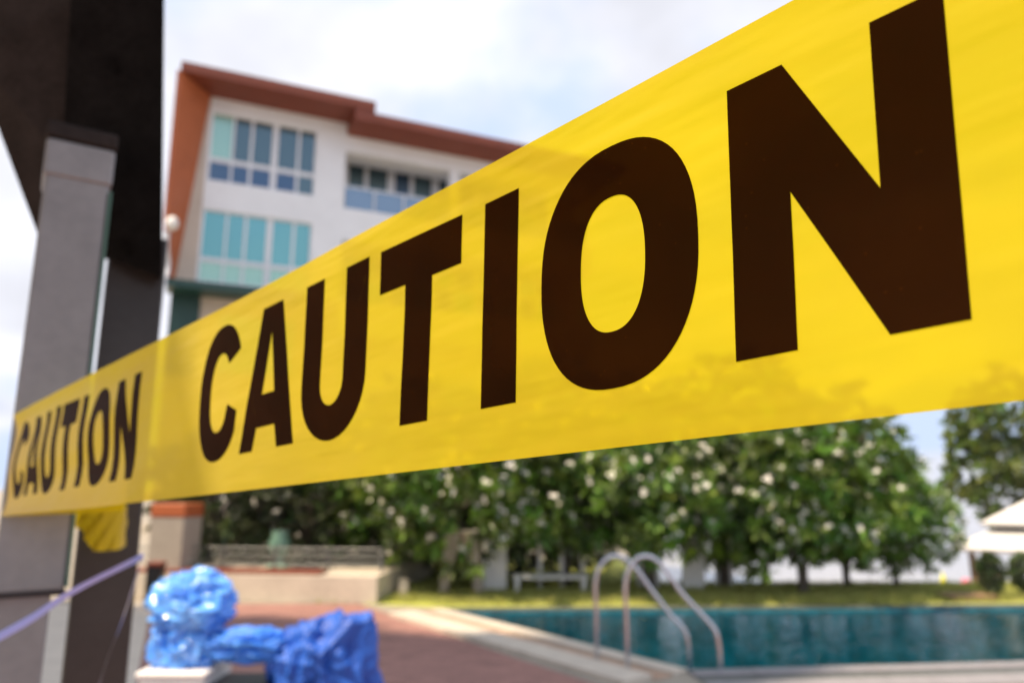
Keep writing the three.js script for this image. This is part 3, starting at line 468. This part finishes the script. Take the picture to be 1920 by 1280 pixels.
// ================= CAUTION TAPE =================
{
  const O = V(0.00471035, 0, 0).set(0, 0, 0), c = Math.cos(PITCH), s_ = Math.sin(PITCH), rot = (v) => V(v[0], v[1] * c - v[2] * s_, v[1] * s_ + v[2] * c);
  const d = V(-0.68589547, -0.05114264, -0.72590071), w = V(0.0161793, 0.99926634, 0.03471334), base = V(0.00471035, 1.45612204, -0.16529691);
  const nrm = d.clone().cross(w).normalize(); if (nrm.dot(V(-0.7, 0, 0.7)) < 0) nrm.negate();   // toward the viewer's side
  if (nrm.dot(EYE.clone().sub(base)) < 0) nrm.negate();
  const T = thing('caution_tape', base, 'yellow plastic barrier tape printed CAUTION in black, stretched across the view', 'tape');
  const END = 0.572, RB = 0.006, back = nrm.clone().negate();
  const bend = (s) => {                                 // along the tape, then round the post's corner
    const e = s - END; if (e <= 0) return d.clone().multiplyScalar(s);
    const a = Math.min(e / RB, 2.0), r = d.clone().multiplyScalar(END + RB * Math.sin(a)).addScaledVector(back, RB * (1 - Math.cos(a)));
    if (e > 2.0 * RB) r.addScaledVector(d, Math.cos(2.0) * (e - 2.0 * RB)).addScaledVector(back, Math.sin(2.0) * (e - 2.0 * RB)); return r;
  };
  const P = (s, t, lift = 0) => {                       // metres along (away from the viewer), metres up across
    const v = t / 0.075, g = sstep(0.1, 0.4, s), n = 0.002 * g * Math.sin(v * 9 + s * 6) * (0.4 + fbm(s * 5, v, 3)) + 0.0011 * fbm(s * 6, v * 1.4, 8, 3) + 0.0035 * g * Math.exp(-v * 8) + 0.0028 * g * Math.exp((v - 1) * 10);
    const tt = t + 0.004 * sstep(0.1, 0.55, s) * sstep(0.6, 1, v) + 0.0018 * sstep(0.3, 0.6, s) * (1 - sstep(0, 0.4, v)) + 0.0006 * fbm(s * 14, v * 2, 1, 2) * g;
    return bend(s).addScaledVector(w, tt).addScaledVector(nrm, n + lift);
  };
  const ribbon = (s0, s1, ns, nt, t0 = 0, t1 = 0.075) => {
    const pos = [], uv = [], idx = [];
    for (let i = 0; i <= ns; i++) for (let j = 0; j <= nt; j++) { const s = s0 + (s1 - s0) * i / ns, t = t0 + (t1 - t0) * j / nt, q = P(s, t); pos.push(q.x, q.y, q.z); uv.push(s * 4, t * 4); }
    for (let i = 0; i < ns; i++) for (let j = 0; j < nt; j++) { const a = i * (nt + 1) + j, b = a + nt + 1; idx.push(a, b, a + 1, b, b + 1, a + 1); }
    const g = new THREE.BufferGeometry(); g.setAttribute('position', new THREE.Float32BufferAttribute(pos, 3)); g.setAttribute('uv', new THREE.Float32BufferAttribute(uv, 2)); g.setIndex(idx); g.computeVertexNormals(); return g;
  };
  const streak = (u, v, z) => tn(u, v * 5, 5, z, 3) * 0.6 + tn(u * 2 % 1, v * 16 % 1, 4, z + 3, 2) * 0.25 + tn(u, v, 3, z + 7, 3) * 0.5;
  const film = tex(512, 512, (u, v) => { const n = streak(u, v, 81); return [0.91 * (1 + 0.05 * n), 0.725 * (1 + 0.09 * n), 0.002]; });
  const filmBump = tex(512, 512, (u, v) => 0.5 + 0.5 * streak(u, v, 91) + 0.02 * tn(u, v, 40, 95, 2), null, false);
  const yellow = phy({ map: film, bumpMap: filmBump, bumpScale: 0.0022, roughness: 0.80, transmission: 0.74, thickness: 0, ior: 1.45, specularIntensity: 0.4, clearcoat: 0.5, clearcoatRoughness: 0.12, side: THREE.DoubleSide });
  part('film', ribbon(-0.9, 0.66, 700, 28, 0.0006, 0.075), yellow, T, true);
  const inkT = (thin, dense, lo, hi, z) => tex(512, 512, (u, v) => { const m = sstep(lo, hi, tn(u, v, 3.2, z, 4)); const h = Math.sin(u * 512 * 12.9898 + v * 512 * 78.233) * 43758.5453, pin = h - Math.floor(h) > 0.9988 ? 2.2 : 1; return thin.map((a, i) => (a + (dense[i] - a) * m) * pin); }, 6);
  const ink = (thin, dense, lo, hi, z) => phy({ map: inkT(thin, dense, lo, hi, z), roughness: 0.3, transmission: 0.96, thickness: 0, ior: 1.4, specularIntensity: 0.1, side: THREE.DoubleSide });
  const print = ink([0.060, 0.021, 0.007], [0.040, 0.015, 0.006], -0.3, 0.3, 5);
  const poly = (pts) => new THREE.Shape(pts.map(([x, y]) => new THREE.Vector2(x, y)));
  const oval = (cx, cy, a, b, n = 2.35, k = 72) => { const r = []; for (let i = 0; i < k; i++) { const q = i / k * 2 * Math.PI, C = Math.cos(q), S = Math.sin(q); r.push(new THREE.Vector2(cx + a * Math.sign(C) * Math.pow(Math.abs(C), 2 / n), cy + b * Math.sign(S) * Math.pow(Math.abs(S), 2 / n))); } return r; };
  const holed = (o, h) => { const s = new THREE.Shape(o); s.holes.push(new THREE.Path(h)); return s; };
  // letters in millimetres: s away from the viewer, t up from the lower edge
  const U = () => { const p = [[109, 66]]; for (let i = 0; i <= 20; i++) { const a = Math.PI * i / 20; p.push([89.7 + 19.3 * Math.cos(a), 31 - 18.1 * Math.sin(a)]); } p.push([70.4, 66], [83.3, 66]); for (let i = 20; i >= 0; i--) { const a = Math.PI * i / 20; p.push([90.1 + 6.8 * Math.cos(a), 31.5 - 7.6 * Math.sin(a)]); } p.push([96.9, 66]); return poly(p); };
  const Cc = () => { const p = [], arc = (a, b, a0, a1, n, ex) => { for (let i = 0; i <= n; i++) { const q = (a0 + (a1 - a0) * i / n) * Math.PI / 180, C = Math.cos(q), S = Math.sin(q), e = 2 / ex; p.push([177 - a * Math.sign(C) * Math.pow(Math.abs(C), e), 40 + b * Math.sign(S) * Math.pow(Math.abs(S), e)]); } }; arc(20, 27, 36, 324, 60, 2.2); p.push([159.3, 31.0], [168.6, 34.6]); arc(8.8, 15.6, -42, -318, 44, 2.2); p.push([168.2, 51.2], [159.7, 54.9]); return poly(p); };
  const Aa = () => { const s = poly([[142, 66], [126.3, 66], [112.7, 14.2], [124.9, 14.2], [127.3, 22.3], [141.4, 22.3], [143.9, 14.2], [154.8, 14.2]]); s.holes.push(new THREE.Path([[128.9, 34], [138.3, 34], [133.9, 56]].map(([x, y]) => new THREE.Vector2(x, y)))); return s; };
  const word = [
    [poly([[-50.3, 13.1], [-50.3, 64.1], [-61.2, 64.1], [-76.3, 36], [-76.3, 64], [-87.2, 64], [-87.3, 12.7], [-76.3, 12.7], [-61.7, 40.4], [-61.7, 13.1]])],
    [holed(oval(-22.7, 38.4, 20.6, 25.9), oval(-22.5, 38.6, 8.5, 14.4))],
    [poly([[5.9, 13.5], [18.1, 13.5], [18.1, 65], [5.9, 65]])],
    [poly([[64.3, 65.6], [27, 65.2], [27, 52.2], [39.3, 52.2], [39.3, 13.2], [51.7, 13.2], [51.7, 52.6], [64.3, 52.6]])],
    [U()], [Aa()], [Cc()],
  ];
  for (const k of [0, 1]) for (const [shape] of word) {
    let g = new THREE.ShapeGeometry(shape, 24).toNonIndexed(); g = new TessellateModifier(4, 7).modify(g);
    const p = g.attributes.position, uv = new Float32Array(p.count * 2);
    for (let i = 0; i < p.count; i++) { const s = (p.getX(i) + k * 362.5) / 1000, t = p.getY(i) / 1000, q = P(s, t, 0.00012); uv[2 * i] = s; uv[2 * i + 1] = t; p.setXYZ(i, q.x, q.y, q.z); }
    g.setAttribute('uv', new THREE.BufferAttribute(uv, 2)); g.computeVertexNormals();
    part('letter', g, print, T, true);
  }
  // loose end wound round the dark post behind
  const tail = [], tuv = [], ti = [], K = 40, J = 10;
  const top = [[122, 940, 0.70], [165, 936, 0.705], [205, 938, 0.715], [232, 946, 0.735], [240, 955, 0.76]], low = [[122, 984, 0.70], [150, 992, 0.70], [172, 1030, 0.70], [214, 1031, 0.715], [236, 1022, 0.755]];
  const ca = new THREE.CatmullRomCurve3(top.map((a) => at(...a).sub(base))), cb = new THREE.CatmullRomCurve3(low.map((a) => at(...a).sub(base)));
  for (let i = 0; i <= K; i++) for (let j = 0; j <= J; j++) { const q = ca.getPoint(i / K).lerp(cb.getPoint(i / K), j / J); q.z += 0.002 * Math.sin(i * 0.9 + j * 0.7) + 0.0015 * Math.sin(i * 2.1 - j); tail.push(q.x, q.y, q.z); tuv.push(i / 20, j / 20); }
  for (let i = 0; i < K; i++) for (let j = 0; j < J; j++) { const a = i * (J + 1) + j, b = a + J + 1; ti.push(a, b, a + 1, b, b + 1, a + 1); }
  const tg = new THREE.BufferGeometry(); tg.setAttribute('position', new THREE.Float32BufferAttribute(tail, 3)); tg.setAttribute('uv', new THREE.Float32BufferAttribute(tuv, 2)); tg.setIndex(ti); tg.computeVertexNormals();
  part('loose_end', tg, yellow, T, true);
}
{ // pale plastic straps tied to the dark post
  const strap = (pts, wd, label, col) => {
    const c = new THREE.CatmullRomCurve3(pts.map((a) => at(...a))), o = c.getPoint(0), pos = [], idx = [], n = 60;
    for (let i = 0; i <= n; i++) { const q = c.getPoint(i / n).sub(o), tw = 0.5 + 0.4 * Math.sin(i * 0.11); for (const [a, b] of [[-1, 0], [1, 0], [1, 1], [-1, 1]]) pos.push(q.x + a * wd * (1 - tw) * 0.4 - b * 0.0004, q.y + a * wd, q.z + a * wd * tw * 0.6 - b * 0.0006); }
    for (let i = 0; i < n; i++) for (let k = 0; k < 4; k++) { const a = i * 4 + k, b = i * 4 + (k + 1) % 4; idx.push(a, a + 4, b, b, a + 4, b + 4); }
    const g = new THREE.BufferGeometry(); g.setAttribute('position', new THREE.Float32BufferAttribute(pos, 3)); g.setIndex(idx); g.computeVertexNormals();
    const m = part('strap', g, phy({ color: rgb(...col), roughness: 0.3, clearcoat: 0.5 }), scene); m.position.copy(o); tag(m, label, 'strap');
  };
  strap([[-40, 1212, 0.5], [0, 1192, 0.52], [60, 1158, 0.55], [120, 1118, 0.585], [175, 1088, 0.62], [220, 1066, 0.65], [268, 1042, 0.69]], 0.0029, 'pale blue plastic strap sagging left in front of the grey post', [0.34, 0.42, 0.86]);
  strap([[266, 1048, 0.688], [250, 1098, 0.66], [226, 1170, 0.63], [202, 1232, 0.60], [180, 1300, 0.57]], 0.0016, 'thin whitish strap hanging straight down across the dark post', [0.5, 0.48, 0.58]);
}
renderer.render(scene, camera);
